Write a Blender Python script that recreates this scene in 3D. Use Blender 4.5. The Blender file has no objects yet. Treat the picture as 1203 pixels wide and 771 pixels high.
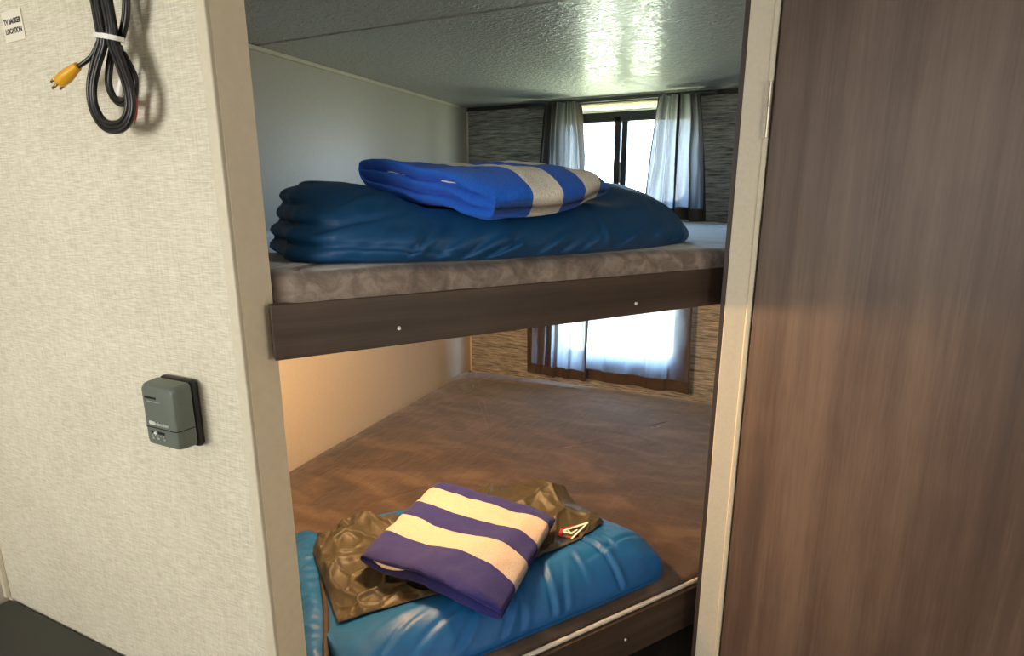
import bpy, bmesh, math, random
import numpy as np
from mathutils import Vector, Matrix, noise
from math import sin, cos, pi, radians, exp, sqrt

scene = bpy.context.scene
COL = scene.collection
random.seed(4)

# ------------------------------------------------------------------ camera
cam_d = bpy.data.cameras.new('camera')
cam_d.sensor_width = 36.0
cam_d.lens = 36.0 * 666.0 / 1203.0
cam_d.clip_start = 0.01
cam = bpy.data.objects.new('camera', cam_d)
COL.objects.link(cam)
cam.location = (0, 0, 1.45)
cam.rotation_euler = (radians(90 - 12.9), 0, radians(24.2))
scene.camera = cam

# ------------------------------------------------------------------ exposure, world, lights
scene.view_settings.view_transform = 'Standard'
scene.view_settings.look = 'None'
scene.view_settings.exposure = 0.0
scene.view_settings.gamma = 1.0
scene.view_settings.use_curve_mapping = False
scene.cycles.max_bounces = 10
scene.cycles.diffuse_bounces = 6
scene.cycles.transparent_max_bounces = 16
scene.cycles.caustics_reflective = False
scene.cycles.caustics_refractive = False

world = bpy.data.worlds.new('daylight')
scene.world = world
world.use_nodes = True
wt = world.node_tree
wt.nodes.clear()
w_out = wt.nodes.new('ShaderNodeOutputWorld')
w_bg = wt.nodes.new('ShaderNodeBackground')
w_tc = wt.nodes.new('ShaderNodeTexCoord')
w_sep = wt.nodes.new('ShaderNodeSeparateXYZ')
w_rmp = wt.nodes.new('ShaderNodeValToRGB')
w_add = wt.nodes.new('ShaderNodeMath'); w_add.operation = 'MULTIPLY_ADD'
w_add.inputs[1].default_value = 0.5; w_add.inputs[2].default_value = 0.5
wt.links.new(w_tc.outputs['Generated'], w_sep.inputs[0])
wt.links.new(w_sep.outputs['Z'], w_add.inputs[0])
wt.links.new(w_add.outputs[0], w_rmp.inputs[0])
wt.links.new(w_rmp.outputs[0], w_bg.inputs[0])
wt.links.new(w_bg.outputs[0], w_out.inputs[0])
e = w_rmp.color_ramp.elements
e[0].position = 0.40; e[0].color = (0.74, 0.82, 0.58, 1)      # sunlit grass
e[1].position = 0.60; e[1].color = (0.52, 0.88, 1.40, 1)       # sky
k = e.new(0.50); k.color = (0.98, 1.02, 1.02, 1)               # bright horizon
w_bg.inputs[1].default_value = 27.0

def area_light(name, loc, target, sx, sy, power, color):
    d = bpy.data.lights.new(name, 'AREA')
    d.shape = 'RECTANGLE'; d.size = sx; d.size_y = sy
    d.energy = power; d.color = color
    o = bpy.data.objects.new(name, d)
    o.location = loc
    o.rotation_euler = (Vector(target) - Vector(loc)).to_track_quat('-Z', 'Y').to_euler()
    COL.objects.link(o)
    return o

# side window of the living area, left of the camera
area_light('daylight_side_window', (-1.32, -1.30, 1.42), (-0.6, 0.6, 1.2), 1.0, 0.7, 36, (1.0, 0.985, 0.92))
# added fill from the right, brightens the jamb and bunk front
area_light('right_fill_light', (1.25, 0.15, 1.40), (-0.6, 0.8, 1.1), 0.5, 0.8, 8.0, (1.0, 0.95, 0.86))
# ceiling lamp of the living area
area_light('living_ceiling_lamp', (0.25, -1.1, 1.88), (0.2, -1.0, 0), 0.5, 0.3, 8, (1.0, 0.93, 0.82))
# warm reading lamp under the upper bunk
pl = bpy.data.lights.new('bunk_reading_lamp', 'POINT')
pl.energy = 36; pl.color = (1.0, 0.60, 0.275); pl.shadow_soft_size = 0.05
po = bpy.data.objects.new('bunk_reading_lamp', pl)
po.location = (-0.80, 1.22, 1.15)
COL.objects.link(po)
# daylight portals in the two window openings
for nm, zc, sz in (('upper_window_portal', 1.65, 0.48), ('lower_window_portal', 0.85, 0.5)):
    d = bpy.data.lights.new(nm, 'AREA'); d.shape = 'RECTANGLE'
    d.size = 0.68; d.size_y = sz
    d.cycles.is_portal = True
    o = bpy.data.objects.new(nm, d); o.location = (-0.70, 2.955, zc)
    o.rotation_euler = (radians(-90), 0, 0)
    COL.objects.link(o)

# ------------------------------------------------------------------ materials
def new_mat(name):
    m = bpy.data.materials.new(name); m.use_nodes = True
    nt = m.node_tree
    b = nt.nodes['Principled BSDF']
    return m, nt, b

def srgb(r, g, b):
    f = lambda c: (c/255/12.92) if c/255 <= 0.04045 else ((c/255+0.055)/1.055)**2.4
    return (f(r), f(g), f(b), 1)

def coords(nt, scale=(1, 1, 1), rot=(0, 0, 0), kind='Object'):
    tc = nt.nodes.new('ShaderNodeTexCoord')
    mp = nt.nodes.new('ShaderNodeMapping')
    mp.inputs['Scale'].default_value = scale
    mp.inputs['Rotation'].default_value = rot
    nt.links.new(tc.outputs[kind], mp.inputs[0])
    return mp.outputs[0]

def noise_tex(nt, vec, scale, detail=4, rough=0.55, dist=0.0):
    n = nt.nodes.new('ShaderNodeTexNoise')
    n.inputs['Scale'].default_value = scale
    n.inputs['Detail'].default_value = detail
    n.inputs['Roughness'].default_value = rough
    n.inputs['Distortion'].default_value = dist
    nt.links.new(vec, n.inputs['Vector'])
    return n.outputs[0]

def ramp(nt, fac, stops):
    r = nt.nodes.new('ShaderNodeValToRGB')
    el = r.color_ramp.elements
    el[0].position, el[0].color = stops[0]
    el[1].position, el[1].color = stops[-1]
    for p, c in stops[1:-1]:
        x = el.new(p); x.color = c
    nt.links.new(fac, r.inputs[0])
    return r.outputs[0]

def bump(nt, b, h, strength, dist=0.002, chain=None):
    bp = nt.nodes.new('ShaderNodeBump')
    bp.inputs['Strength'].default_value = strength
    bp.inputs['Distance'].default_value = dist
    nt.links.new(h, bp.inputs['Height'])
    if chain: nt.links.new(chain, bp.inputs['Normal'])
    nt.links.new(bp.outputs[0], b.inputs['Normal'])
    return bp.outputs[0]

def mix_f(nt, a, bb, fac):
    m = nt.nodes.new('ShaderNodeMath'); m.operation = 'MULTIPLY_ADD'
    nt.links.new(bb, m.inputs[0]); m.inputs[1].default_value = fac
    nt.links.new(a, m.inputs[2])
    return m.outputs[0]

def plain(name, col, rough=0.6, bump_s=0, scale=200, metallic=0, var=0.0, sheen=0, spec=0.5):
    m, nt, b = new_mat(name)
    b.inputs['Roughness'].default_value = rough
    b.inputs['Metallic'].default_value = metallic
    b.inputs['Specular IOR Level'].default_value = spec
    if sheen:
        b.inputs['Sheen Weight'].default_value = sheen
        b.inputs['Sheen Roughness'].default_value = 0.4
    n = noise_tex(nt, coords(nt), scale, 3)
    lo = tuple(c*(1-var) for c in col[:3])+(1,)
    hi = tuple(min(1, c*(1+var)) for c in col[:3])+(1,)
    nt.links.new(ramp(nt, n, [(0.3, lo), (0.7, hi)]), b.inputs['Base Color'])
    if bump_s: bump(nt, b, n, bump_s)
    return m

def wood(name, dark, mid, light, along, rough=0.45, bump_s=0.25, across=26.0):
    """streaky laminate, grain along the given object axis"""
    m, nt, b = new_mat(name)
    sc = [across]*3; sc['xyz'.index(along)] = 1.1
    v = coords(nt, sc)
    n1 = noise_tex(nt, v, 0.35, 6, 0.62, 0.35)
    sc2 = [across*7]*3; sc2['xyz'.index(along)] = 9
    n2 = noise_tex(nt, coords(nt, sc2), 1.0, 4, 0.6)
    n3 = noise_tex(nt, coords(nt, (3, 3, 3)), 1.2, 3, 0.6)
    f = mix_f(nt, n1, n2, 0.22)
    f = mix_f(nt, f, n3, 0.25)
    c = ramp(nt, f, [(0.50, dark), (0.70, mid), (0.92, light)])
    nt.links.new(c, b.inputs['Base Color'])
    b.inputs['Roughness'].default_value = rough
    bump(nt, b, n2, bump_s, 0.001)
    return m

def linen_wall():
    m, nt, b = new_mat('linen_wallpaper')
    n1 = noise_tex(nt, coords(nt, (40, 40, 650)), 1.0, 4, 0.65)
    n2 = noise_tex(nt, coords(nt, (420, 420, 40)), 1.0, 3, 0.6)
    n3 = noise_tex(nt, coords(nt, (4, 4, 4)), 1.0, 3)
    f = mix_f(nt, n1, n2, 0.4); f = mix_f(nt, f, n3, 0.25)
    c = ramp(nt, f, [(0.66, srgb(197, 190, 169)), (0.84, srgb(218, 212, 193)), (1.0, srgb(234, 228, 211))])
    nt.links.new(c, b.inputs['Base Color'])
    b.inputs['Roughness'].default_value = 0.6
    bump(nt, b, f, 0.22, 0.001)
    return m

def grass_cloth():
    m, nt, b = new_mat('grasscloth_wallpaper')
    n1 = noise_tex(nt, coords(nt, (9, 9, 130)), 1.0, 5, 0.65, 0.4)
    n2 = noise_tex(nt, coords(nt, (30, 30, 300)), 1.0, 3, 0.6)
    f = mix_f(nt, n1, n2, 0.35)
    c = ramp(nt, f, [(0.50, srgb(92, 93, 91)), (0.66, srgb(164, 162, 157)), (0.86, srgb(222, 218, 208))])
    nt.links.new(c, b.inputs['Base Color'])
    b.inputs['Roughness'].default_value = 0.75
    bump(nt, b, f, 0.5, 0.003)
    return m

def plush(name, dark, mid, light, scale=6.0):
    m, nt, b = new_mat(name)
    n1 = noise_tex(nt, coords(nt, (1.0, 2.2, 2), (0, 0, 0.7)), scale, 5, 0.55, 0.6)
    n2 = noise_tex(nt, coords(nt, (1, 1, 1)), 260, 3, 0.7)
    n3 = noise_tex(nt, coords(nt, (3.0, 1.0, 3), (0, 0, -0.9)), 9, 3, 0.6, 0.5)
    f = mix_f(nt, n1, n2, 0.18); f = mix_f(nt, f, n3, 0.12)
    c = ramp(nt, f, [(0.48, dark), (0.65, mid), (0.82, light)])
    nt.links.new(c, b.inputs['Base Color'])
    b.inputs['Roughness'].default_value = 0.8
    b.inputs['Sheen Weight'].default_value = 1.0
    b.inputs['Sheen Roughness'].default_value = 0.35
    b.inputs['Sheen Tint'].default_value = (0.9, 0.92, 0.95, 1)
    c1 = bump(nt, b, n3, 0.3, 0.008)
    bump(nt, b, f, 0.35, 0.005, c1)
    return m

def ceiling_mat():
    m, nt, b = new_mat('embossed_ceiling')
    b.inputs['Base Color'].default_value = srgb(214, 214, 210)
    b.inputs['Roughness'].default_value = 0.26
    n1 = noise_tex(nt, coords(nt, (38, 75, 50)), 1.0, 4, 0.6, 0.9)
    c = ramp(nt, n1, [(0.42, (0, 0, 0, 1)), (0.58, (1, 1, 1, 1))])
    bump(nt, b, c, 0.9, 0.005)
    return m

def nylon(name, col, rough=0.42, var=0.12, bs=0.35, spec=0.5):
    m, nt, b = new_mat(name)
    n1 = noise_tex(nt, coords(nt), 14, 4, 0.6, 0.6)
    n2 = noise_tex(nt, coords(nt), 45, 3, 0.6, 1.2)
    lo = tuple(c*(1-var) for c in col[:3])+(1,); hi = tuple(c*(1+var) for c in col[:3])+(1,)
    nt.links.new(ramp(nt, n1, [(0.3, lo), (0.7, hi)]), b.inputs['Base Color'])
    b.inputs['Roughness'].default_value = rough
    b.inputs['Specular IOR Level'].default_value = spec
    c1 = bump(nt, b, n1, bs, 0.012)
    bump(nt, b, n2, bs*0.8, 0.004, c1)
    return m

def towel_mat(name, blue, cream, edges):
    """stripes follow the vertex attribute 'across'"""
    m, nt, b = new_mat(name)
    at = nt.nodes.new('ShaderNodeAttribute'); at.attribute_name = 'across'
    r = nt.nodes.new('ShaderNodeValToRGB'); r.color_ramp.interpolation = 'CONSTANT'
    el = r.color_ramp.elements
    el[0].position = 0; el[0].color = blue
    el[1].position = edges[0]; el[1].color = cream
    for i, p in enumerate(edges[1:]):
        x = el.new(p); x.color = blue if i % 2 == 0 else cream
    # slightly wavering stripe edge
    n0 = noise_tex(nt, coords(nt), 30, 2)
    ma = nt.nodes.new('ShaderNodeMath'); ma.operation = 'MULTIPLY_ADD'
    nt.links.new(n0, ma.inputs[0]); ma.inputs[1].default_value = 0.012
    nt.links.new(at.outputs['Fac'], ma.inputs[2])
    nt.links.new(ma.outputs[0], r.inputs[0])
    n = noise_tex(nt, coords(nt), 300, 3, 0.75)
    n2 = noise_tex(nt, coords(nt), 38, 3, 0.6)
    mx = nt.nodes.new('ShaderNodeMix'); mx.data_type = 'RGBA'; mx.blend_type = 'MULTIPLY'
    mx.inputs['Factor'].default_value = 1.0
    nt.links.new(r.outputs[0], mx.inputs[6])
    nt.links.new(ramp(nt, n, [(0.3, (0.74, 0.74, 0.74, 1)), (0.6, (1, 1, 1, 1))]), mx.inputs[7])
    nt.links.new(mx.outputs[2], b.inputs['Base Color'])
    b.inputs['Roughness'].default_value = 0.85
    b.inputs['Sheen Weight'].default_value = 0.1
    c1 = bump(nt, b, n2, 0.3, 0.006)
    bump(nt, b, n, 0.8, 0.004, c1)
    return m

def curtain_mat(name, see, col, trans_col):
    m = bpy.data.materials.new(name); m.use_nodes = True
    nt = m.node_tree; nt.nodes.clear()
    out = nt.nodes.new('ShaderNodeOutputMaterial')
    df = nt.nodes.new('ShaderNodeBsdfDiffuse'); tl = nt.nodes.new('ShaderNodeBsdfTranslucent')
    tr = nt.nodes.new('ShaderNodeBsdfTransparent')
    m1 = nt.nodes.new('ShaderNodeMixShader'); m2 = nt.nodes.new('ShaderNodeMixShader')
    n = noise_tex(nt, coords(nt, (260, 260, 12)), 1.0, 3, 0.6)
    n2 = noise_tex(nt, coords(nt, (12, 12, 260)), 1.0, 3, 0.6)
    f = mix_f(nt, n, n2, 0.6)
    c = ramp(nt, f, [(0.5, tuple(x*0.8 for x in col[:3])+(1,)), (1.0, tuple(x*1.15 for x in col[:3])+(1,))])
    nt.links.new(c, df.inputs[0])
    tl.inputs[0].default_value = trans_col
    nt.links.new(df.outputs[0], m1.inputs[1]); nt.links.new(tl.outputs[0], m1.inputs[2]); m1.inputs[0].default_value = 0.5
    mr = nt.nodes.new('ShaderNodeMapRange')
    mr.inputs[1].default_value = 0.5; mr.inputs[2].default_value = 1.05
    mr.inputs[3].default_value = see*1.35; mr.inputs[4].default_value = see*0.65
    nt.links.new(f, mr.inputs[0]); nt.links.new(mr.outputs[0], m2.inputs[0])
    nt.links.new(m1.outputs[0], m2.inputs[1]); nt.links.new(tr.outputs[0], m2.inputs[2])
    nt.links.new(m2.outputs[0], out.inputs[0])
    return m

def glass_mat():
    m = bpy.data.materials.new('window_glass'); m.use_nodes = True
    nt = m.node_tree; nt.nodes.clear()
    out = nt.nodes.new('ShaderNodeOutputMaterial')
    tr = nt.nodes.new('ShaderNodeBsdfTransparent'); gl = nt.nodes.new('ShaderNodeBsdfGlossy')
    gl.inputs['Roughness'].default_value = 0.02
    tr.inputs[0].default_value = (0.95, 0.98, 0.97, 1)
    mx = nt.nodes.new('ShaderNodeMixShader'); mx.inputs[0].default_value = 0.05
    nt.links.new(tr.outputs[0], mx.inputs[1]); nt.links.new(gl.outputs[0], mx.inputs[2])
    nt.links.new(mx.outputs[0], out.inputs[0])
    return m

def translucent_mat(name, col):
    m = bpy.data.materials.new(name); m.use_nodes = True
    nt = m.node_tree; nt.nodes.clear()
    out = nt.nodes.new('ShaderNodeOutputMaterial')
    df = nt.nodes.new('ShaderNodeBsdfDiffuse'); tl = nt.nodes.new('ShaderNodeBsdfTranslucent')
    n = noise_tex(nt, coords(nt), 60, 2)
    c = ramp(nt, n, [(0.3, tuple(x*0.95 for x in col[:3])+(1,)), (0.7, col)])
    nt.links.new(c, df.inputs[0]); nt.links.new(c, tl.inputs[0])
    mx = nt.nodes.new('ShaderNodeMixShader'); mx.inputs[0].default_value = 0.5
    nt.links.new(df.outputs[0], mx.inputs[1]); nt.links.new(tl.outputs[0], mx.inputs[2])
    nt.links.new(mx.outputs[0], out.inputs[0])
    return m

M_linen = linen_wall()
M_grass = grass_cloth()
M_ceil = ceiling_mat()
M_bunkwall = plain('smooth_wall_panel', srgb(194, 187, 173), 0.40, 0.05, 90, var=0.03)
M_trim = plain('cream_trim', srgb(214, 205, 184), 0.5, 0.08, 120, var=0.04)
M_jamb = plain('tan_jamb', srgb(240, 226, 200), 0.5, 0.05, 60, var=0.03)
M_door = wood('brown_door_laminate', srgb(66, 52, 46), srgb(88, 71, 62), srgb(116, 97, 84), 'z', 0.5, 0.35, 30)
M_rail = wood('dark_rail_laminate', srgb(46, 35, 29), srgb(68, 53, 44), srgb(92, 75, 62), 'x', 0.5, 0.3, 40)
M_board = wood('dark_edge_board', srgb(44, 36, 31), srgb(62, 52, 45), srgb(84, 70, 60), 'z', 0.5, 0.2)
M_floor = wood('dark_floor', srgb(40, 36, 33), srgb(64, 58, 53), srgb(88, 80, 72), 'y', 0.5, 0.2)
M_plush = plush('brown_plush_cover', srgb(62, 49, 40), srgb(79, 63, 51), srgb(104, 86, 71), 4.5)
M_plush2 = plush('taupe_plush_cover', srgb(108, 95, 86), srgb(132, 117, 107), srgb(160, 145, 134), 16)
M_piping = plain('pale_piping', srgb(205, 200, 190), 0.6, 0.2, 300, var=0.06)
M_nylon_up = nylon('dark_teal_nylon', srgb(14, 68, 112), 0.55, 0.08, 0.10, 0.35)
M_nylon_lo = nylon('blue_nylon', srgb(20, 90, 152), 0.48, 0.10, 0.12, 0.4)
M_lining = nylon('olive_brown_nylon', srgb(68, 64, 52), 0.5, 0.12, 0.08, 0.4)
M_zip = plain('dark_zip_tape', srgb(46, 40, 38), 0.7, 0.3, 400, var=0.2)
M_cotton = plain('cream_terry', srgb(236, 226, 206), 0.9, 0.4, 300, var=0.08)
M_red = plain('red_print', srgb(190, 40, 40), 0.6, 0, 200, var=0.05)
M_white = plain('white_plastic', srgb(235, 234, 230), 0.4, 0, 50, var=0.02)
M_cord = plain('black_cord_rubber', srgb(20, 20, 22), 0.35, 0.05, 80, var=0.1)
M_yellow = plain('yellow_plastic', srgb(228, 166, 28), 0.4, 0.03, 100, var=0.04)
M_brass = plain('brass_contact', srgb(190, 150, 80), 0.3, 0, 50, metallic=1.0)
M_steel = plain('brushed_steel', srgb(180, 172, 158), 0.35, 0, 60, metallic=1.0)
M_thermo = plain('charcoal_plastic', srgb(96, 104, 97), 0.45, 0.1, 300, var=0.05)
M_black = plain('black_plastic', srgb(24, 25, 26), 0.45, 0.05, 200, var=0.1)
M_slot = plain('black_recess', srgb(6, 6, 6), 0.8, 0, 200)
M_sticker = plain('white_paper', srgb(232, 226, 210), 0.7, 0.05, 80, var=0.02)
M_ink = plain('dark_grey_ink', srgb(70, 66, 60), 0.8, 0, 80)
M_print = plain('pale_print', srgb(205, 212, 206), 0.6, 0, 80)
M_bench = plain('charcoal_vinyl', srgb(58, 57, 53), 0.6, 0.2, 260, var=0.08)
M_frame = plain('dark_window_frame', srgb(48, 50, 54), 0.4, 0.03, 80, var=0.05)
M_rubber = plain('black_gasket', srgb(22, 22, 24), 0.6, 0, 80)
M_curtain = curtain_mat('sheer_taupe_curtain', 0.014, srgb(112, 102, 97), (0.16, 0.16, 0.168, 1))
M_curtain_lo = curtain_mat('sheer_lower_curtain', 0.034, srgb(112, 102, 97), (0.25, 0.25, 0.265, 1))
M_fold = curtain_mat('doubled_taupe_curtain', 0.001, srgb(100, 88, 82), (0.035, 0.033, 0.034, 1))
M_hem = plain('taupe_curtain_hem', srgb(84, 70, 62), 0.9, 0.3, 300, var=0.12)
M_glass = glass_mat()
M_blind = translucent_mat('cream_pleated_shade', srgb(240, 236, 215))
M_ply = plain('bunk_underside', srgb(150, 130, 104), 0.7, 0.1, 40, var=0.08)

# ------------------------------------------------------------------ object helpers
def thing(name, label, cat, loc, group=None):
    o = bpy.data.objects.new(name, None)
    o.empty_display_size = 0.05
    o.location = loc
    COL.objects.link(o)
    o['label'] = label; o['category'] = cat
    if group: o['group'] = group
    return o

def tag(o, label, cat, group=None):
    o['label'] = label; o['category'] = cat
    if group: o['group'] = group
    return o

def wloc(o):
    v = Vector((0, 0, 0))
    while o is not None:
        v += o.location; o = o.parent
    return v

def obj(name, bm, mat, parent=None, smooth=False, bevel=0.0, subsurf=0, origin=None):
    """bm is in world coordinates; parents are never rotated"""
    if parent is not None: org = wloc(parent)
    elif origin is not None: org = Vector(origin)
    else:
        xs = [v.co for v in bm.verts]
        lo = Vector([min(c[i] for c in xs) for i in range(3)]); hi = Vector([max(c[i] for c in xs) for i in range(3)])
        org = Vector(((lo.x+hi.x)/2, (lo.y+hi.y)/2, lo.z))
    bmesh.ops.translate(bm, verts=bm.verts[:], vec=-org)
    bmesh.ops.recalc_face_normals(bm, faces=bm.faces[:])
    me = bpy.data.meshes.new(name)
    bm.to_mesh(me); bm.free()
    if isinstance(mat, (list, tuple)):
        for x in mat: me.materials.append(x)
    else: me.materials.append(mat)
    if smooth:
        for p in me.polygons: p.use_smooth = True
    o = bpy.data.objects.new(name, me)
    COL.objects.link(o)
    if parent is not None: o.parent = parent
    else: o.location = org
    if bevel:
        md = o.modifiers.new('bevel', 'BEVEL'); md.width = bevel; md.segments = 3; md.limit_method = 'ANGLE'
        md.angle_limit = radians(35)
        for p in me.polygons: p.use_smooth = True
        md2 = o.modifiers.new('wn', 'WEIGHTED_NORMAL'); md2.keep_sharp = False
    if subsurf:
        md = o.modifiers.new('sub', 'SUBSURF'); md.levels = subsurf; md.render_levels = subsurf
    return o

def struct(name, bm, mat, **kw):
    o = obj(name, bm, mat, **kw)
    o['kind'] = 'structure'
    return o

def box(bm, x0, x1, y0, y1, z0, z1):
    r = bmesh.ops.create_cube(bm, size=1.0)
    for v in r['verts']:
        v.co = Vector((x0+(v.co.x+.5)*(x1-x0), y0+(v.co.y+.5)*(y1-y0), z0+(v.co.z+.5)*(z1-z0)))
    return r['verts']

def prism(bm, pts, z0, z1):
    """vertical prism over a plan polygon"""
    a = [bm.verts.new((x, y, z0)) for x, y in pts]
    b = [bm.verts.new((x, y, z1)) for x, y in pts]
    n = len(pts)
    bm.faces.new(a[::-1]); bm.faces.new(b)
    for i in range(n): bm.faces.new((a[i], a[(i+1) % n], b[(i+1) % n], b[i]))

def tube(bm, pts, r, seg=10, cap=True):
    P = [Vector(p) for p in pts]
    rad = r if hasattr(r, '__len__') else [r]*len(P)
    rings = []
    up = None
    for i, p in enumerate(P):
        t = (P[min(i+1, len(P)-1)] - P[max(i-1, 0)]).normalized()
        if up is None:
            up = Vector((0, 0, 1)) if abs(t.z) < 0.9 else Vector((0, 1, 0))
        a = (up - t*up.dot(t)).normalized(); b = t.cross(a); up = a
        rings.append([bm.verts.new(p + (a*cos(2*pi*k/seg) + b*sin(2*pi*k/seg))*rad[i]) for k in range(seg)])
    for i in range(len(P)-1):
        for k in range(seg):
            bm.faces.new((rings[i][k], rings[i][(k+1) % seg], rings[i+1][(k+1) % seg], rings[i+1][k]))
    if cap:
        bm.faces.new(rings[0][::-1]); bm.faces.new(rings[-1])

def catmull(pts, n, closed=False):
    P = [Vector(p) for p in pts]; out = []
    m = len(P)
    rng = range(m if closed else m-1)
    for i in rng:
        if closed: p0, p1, p2, p3 = P[(i-1) % m], P[i], P[(i+1) % m], P[(i+2) % m]
        else: p0, p1, p2, p3 = P[max(i-1, 0)], P[i], P[i+1], P[min(i+2, m-1)]
        for j in range(n):
            t = j/n
            out.append(0.5*((2*p1)+(p2-p0)*t+(2*p0-5*p1+4*p2-p3)*t*t+(3*p1-p0-3*p2+p3)*t**3))
    if not closed: out.append(P[-1])
    return out

def interp(x, xs, ys):
    return float(np.interp(x, xs, ys))

def sstep(a, b, x):
    t = max(0.0, min(1.0, (x-a)/(b-a))); return t*t*(3-2*t)

def rrect(x0, x1, z0, z1, r, n=8):
    out = []
    for cx, cz, a0 in ((x1-r, z1-r, 0), (x0+r, z1-r, 90), (x0+r, z0+r, 180), (x1-r, z0+r, 270)):
        for k in range(n+1):
            a = radians(a0+90*k/n); out.append((cx+r*cos(a), cz+r*sin(a)))
    return out

def plate_with_holes(bm, outer, holes, y0, y1):
    """plate in the XZ plane from y0 to y1 with holes, via a filled 2D curve"""
    cu = bpy.data.curves.new('tmp', 'CURVE'); cu.dimensions = '2D'; cu.fill_mode = 'BOTH'
    cu.extrude = abs(y1-y0)/2
    for loop in [outer]+holes:
        sp = cu.splines.new('POLY'); sp.points.add(len(loop)-1)
        for p, (x, z) in zip(sp.points, loop): p.co = (x, z, 0, 1)
        sp.use_cyclic_u = True
    o = bpy.data.objects.new('tmp', cu); COL.objects.link(o)
    dg = bpy.context.evaluated_depsgraph_get()
    me = bpy.data.meshes.new_from_object(o.evaluated_get(dg))
    bpy.data.objects.remove(o); bpy.data.curves.remove(cu)
    t = bmesh.new(); t.from_mesh(me); bpy.data.meshes.remove(me)
    bmesh.ops.remove_doubles(t, verts=t.verts[:], dist=1e-5)
    ym = (y0+y1)/2
    vm = [bm.verts.new((v.co.x, ym - v.co.z, v.co.y)) for v in t.verts]
    for f in t.faces:
        try: bm.faces.new([vm[v.index] for v in f.verts])
        except ValueError: pass
    t.free()

def text_bm(s, size, fn, depth=0.0004, bold=0.0):
    """text as mesh; fn maps (x, y, z) of the text plane to world"""
    cu = bpy.data.curves.new('tmp_text', 'FONT'); cu.body = s; cu.size = size
    cu.align_x = 'CENTER'; cu.align_y = 'CENTER'; cu.extrude = depth; cu.offset = bold
    o = bpy.data.objects.new('tmp_text', cu); COL.objects.link(o)
    dg = bpy.context.evaluated_depsgraph_get()
    me = bpy.data.meshes.new_from_object(o.evaluated_get(dg))
    bpy.data.objects.remove(o); bpy.data.curves.remove(cu)
    bm = bmesh.new(); bm.from_mesh(me); bpy.data.meshes.remove(me)
    for v in bm.verts: v.co = fn(v.co)
    return bm

nz = lambda x, y, z=0.0: noise.noise(Vector((x, y, z)))

# ------------------------------------------------------------------ room shell
CEIL = 1.93
XL, YB = -1.575, 2.90
bm = bmesh.new(); box(bm, -1.75, 1.35, -2.4, 2.98, -0.05, 0.0); struct('floor', bm, M_floor)
bm = bmesh.new()
box(bm, -1.75, 1.35, 1.478, 2.98, CEIL, CEIL+0.05)
# nearer ceiling panel, tilted up a little towards the living area
pts = [(1.470, CEIL+0.002), (-2.4, CEIL+0.085), (-2.4, CEIL+0.14), (1.470, CEIL+0.06)]
va = [bm.verts.new((-1.75, y, z)) for y, z in pts]; vb = [bm.verts.new((1.35, y, z)) for y, z in pts]
bm.faces.new(va); bm.faces.new(vb[::-1])
for i in range(4): bm.faces.new((va[i], vb[i], vb[(i+1) % 4], va[(i+1) % 4]))
box(bm, -1.75, 1.35, 1.465, 1.483, CEIL+0.006, CEIL+0.055)
struct('ceiling', bm, M_ceil, origin=(0, 0, CEIL))
bm = bmesh.new(); box(bm, XL-0.06, XL, -2.4, 2.98, 0, 2.1); struct('wall_left', bm, M_bunkwall)
# back wall with two window openings
WX0, WX1 = -1.03, -0.375
bm = bmesh.new()
plate_with_holes(bm, [(-1.75, 0), (0.2, 0), (0.2, 2.05), (-1.75, 2.05)],
                 [rrect(WX0, WX1, 1.425, 1.905, 0.07), rrect(WX0+0.01, WX1-0.012, 0.612, 1.10, 0.07)], 2.90, 2.94)
struct('wall_back', bm, M_grass, origin=(0, 2.92, 0))
bm = bmesh.new(); box(bm, 0.03, 0.08, 1.42, 2.95, 0, 2.05); struct('wall_right', bm, M_bunkwall)
bm = bmesh.new(); box(bm, -0.03, 1.35, 1.37, 1.42, 0, 2.05); struct('wall_front', bm, M_bunkwall)
bm = bmesh.new(); box(bm, 1.30, 1.35, -2.4, 1.40, 0, 2.1); struct('wall_living_right', bm, M_linen)
bm = bmesh.new(); box(bm, -1.75, 1.35, -2.45, -2.40, 0, 2.1); struct('wall_living_back', bm, M_linen)
# partition with the thermostat
bm = bmesh.new(); box(bm, XL, -0.703, 0.58, 0.638, 0, 2.05)
struct('wall_partition', bm, M_linen, origin=(-1.0, 0.6, 0))
bm = bmesh.new(); box(bm, -0.7035, -0.697, 0.584, 0.642, 0, 2.02)
struct('trim_1', bm, M_jamb, bevel=0.001)
bm = bmesh.new(); box(bm, -0.7175, -0.6975, 0.5765, 0.586, 0, 2.02)
struct('trim_2', bm, M_trim, bevel=0.003)
# crown strip, corner strips
bm = bmesh.new(); box(bm, XL, XL+0.010, 0.64, 2.90, CEIL-0.014, CEIL); struct('trim_3', bm, M_trim, bevel=0.002)
bm = bmesh.new(); box(bm, XL, XL+0.009, 2.891, 2.90, 0.0, CEIL-0.014); struct('trim_4', bm, M_jamb, bevel=0.002)
bm = bmesh.new(); box(bm, XL, XL+0.012, 0.57, 0.58, 0.53, 2.0); struct('trim_5', bm, M_trim, bevel=0.002)
bm = bmesh.new(); box(bm, XL, 0.03, 2.885, 2.90, CEIL-0.02, CEIL); struct('trim_6', bm, M_board, bevel=0.002)
# door post on the right: dark stop board, cream face, raised edge
bm = bmesh.new(); box(bm, -0.0875, -0.0775, 1.347, 1.43, 0, 2.02); struct('trim_7', bm, M_board, bevel=0.001)
bm = bmesh.new(); box(bm, -0.0775, -0.0300, 1.345, 1.425, 0, 2.02); struct('trim_8', bm, M_trim, bevel=0.0015)
bm = bmesh.new(); box(bm, -0.0325, -0.0205, 1.341, 1.385, 0, 2.02); struct('trim_9', bm, M_trim, bevel=0.003)

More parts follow.
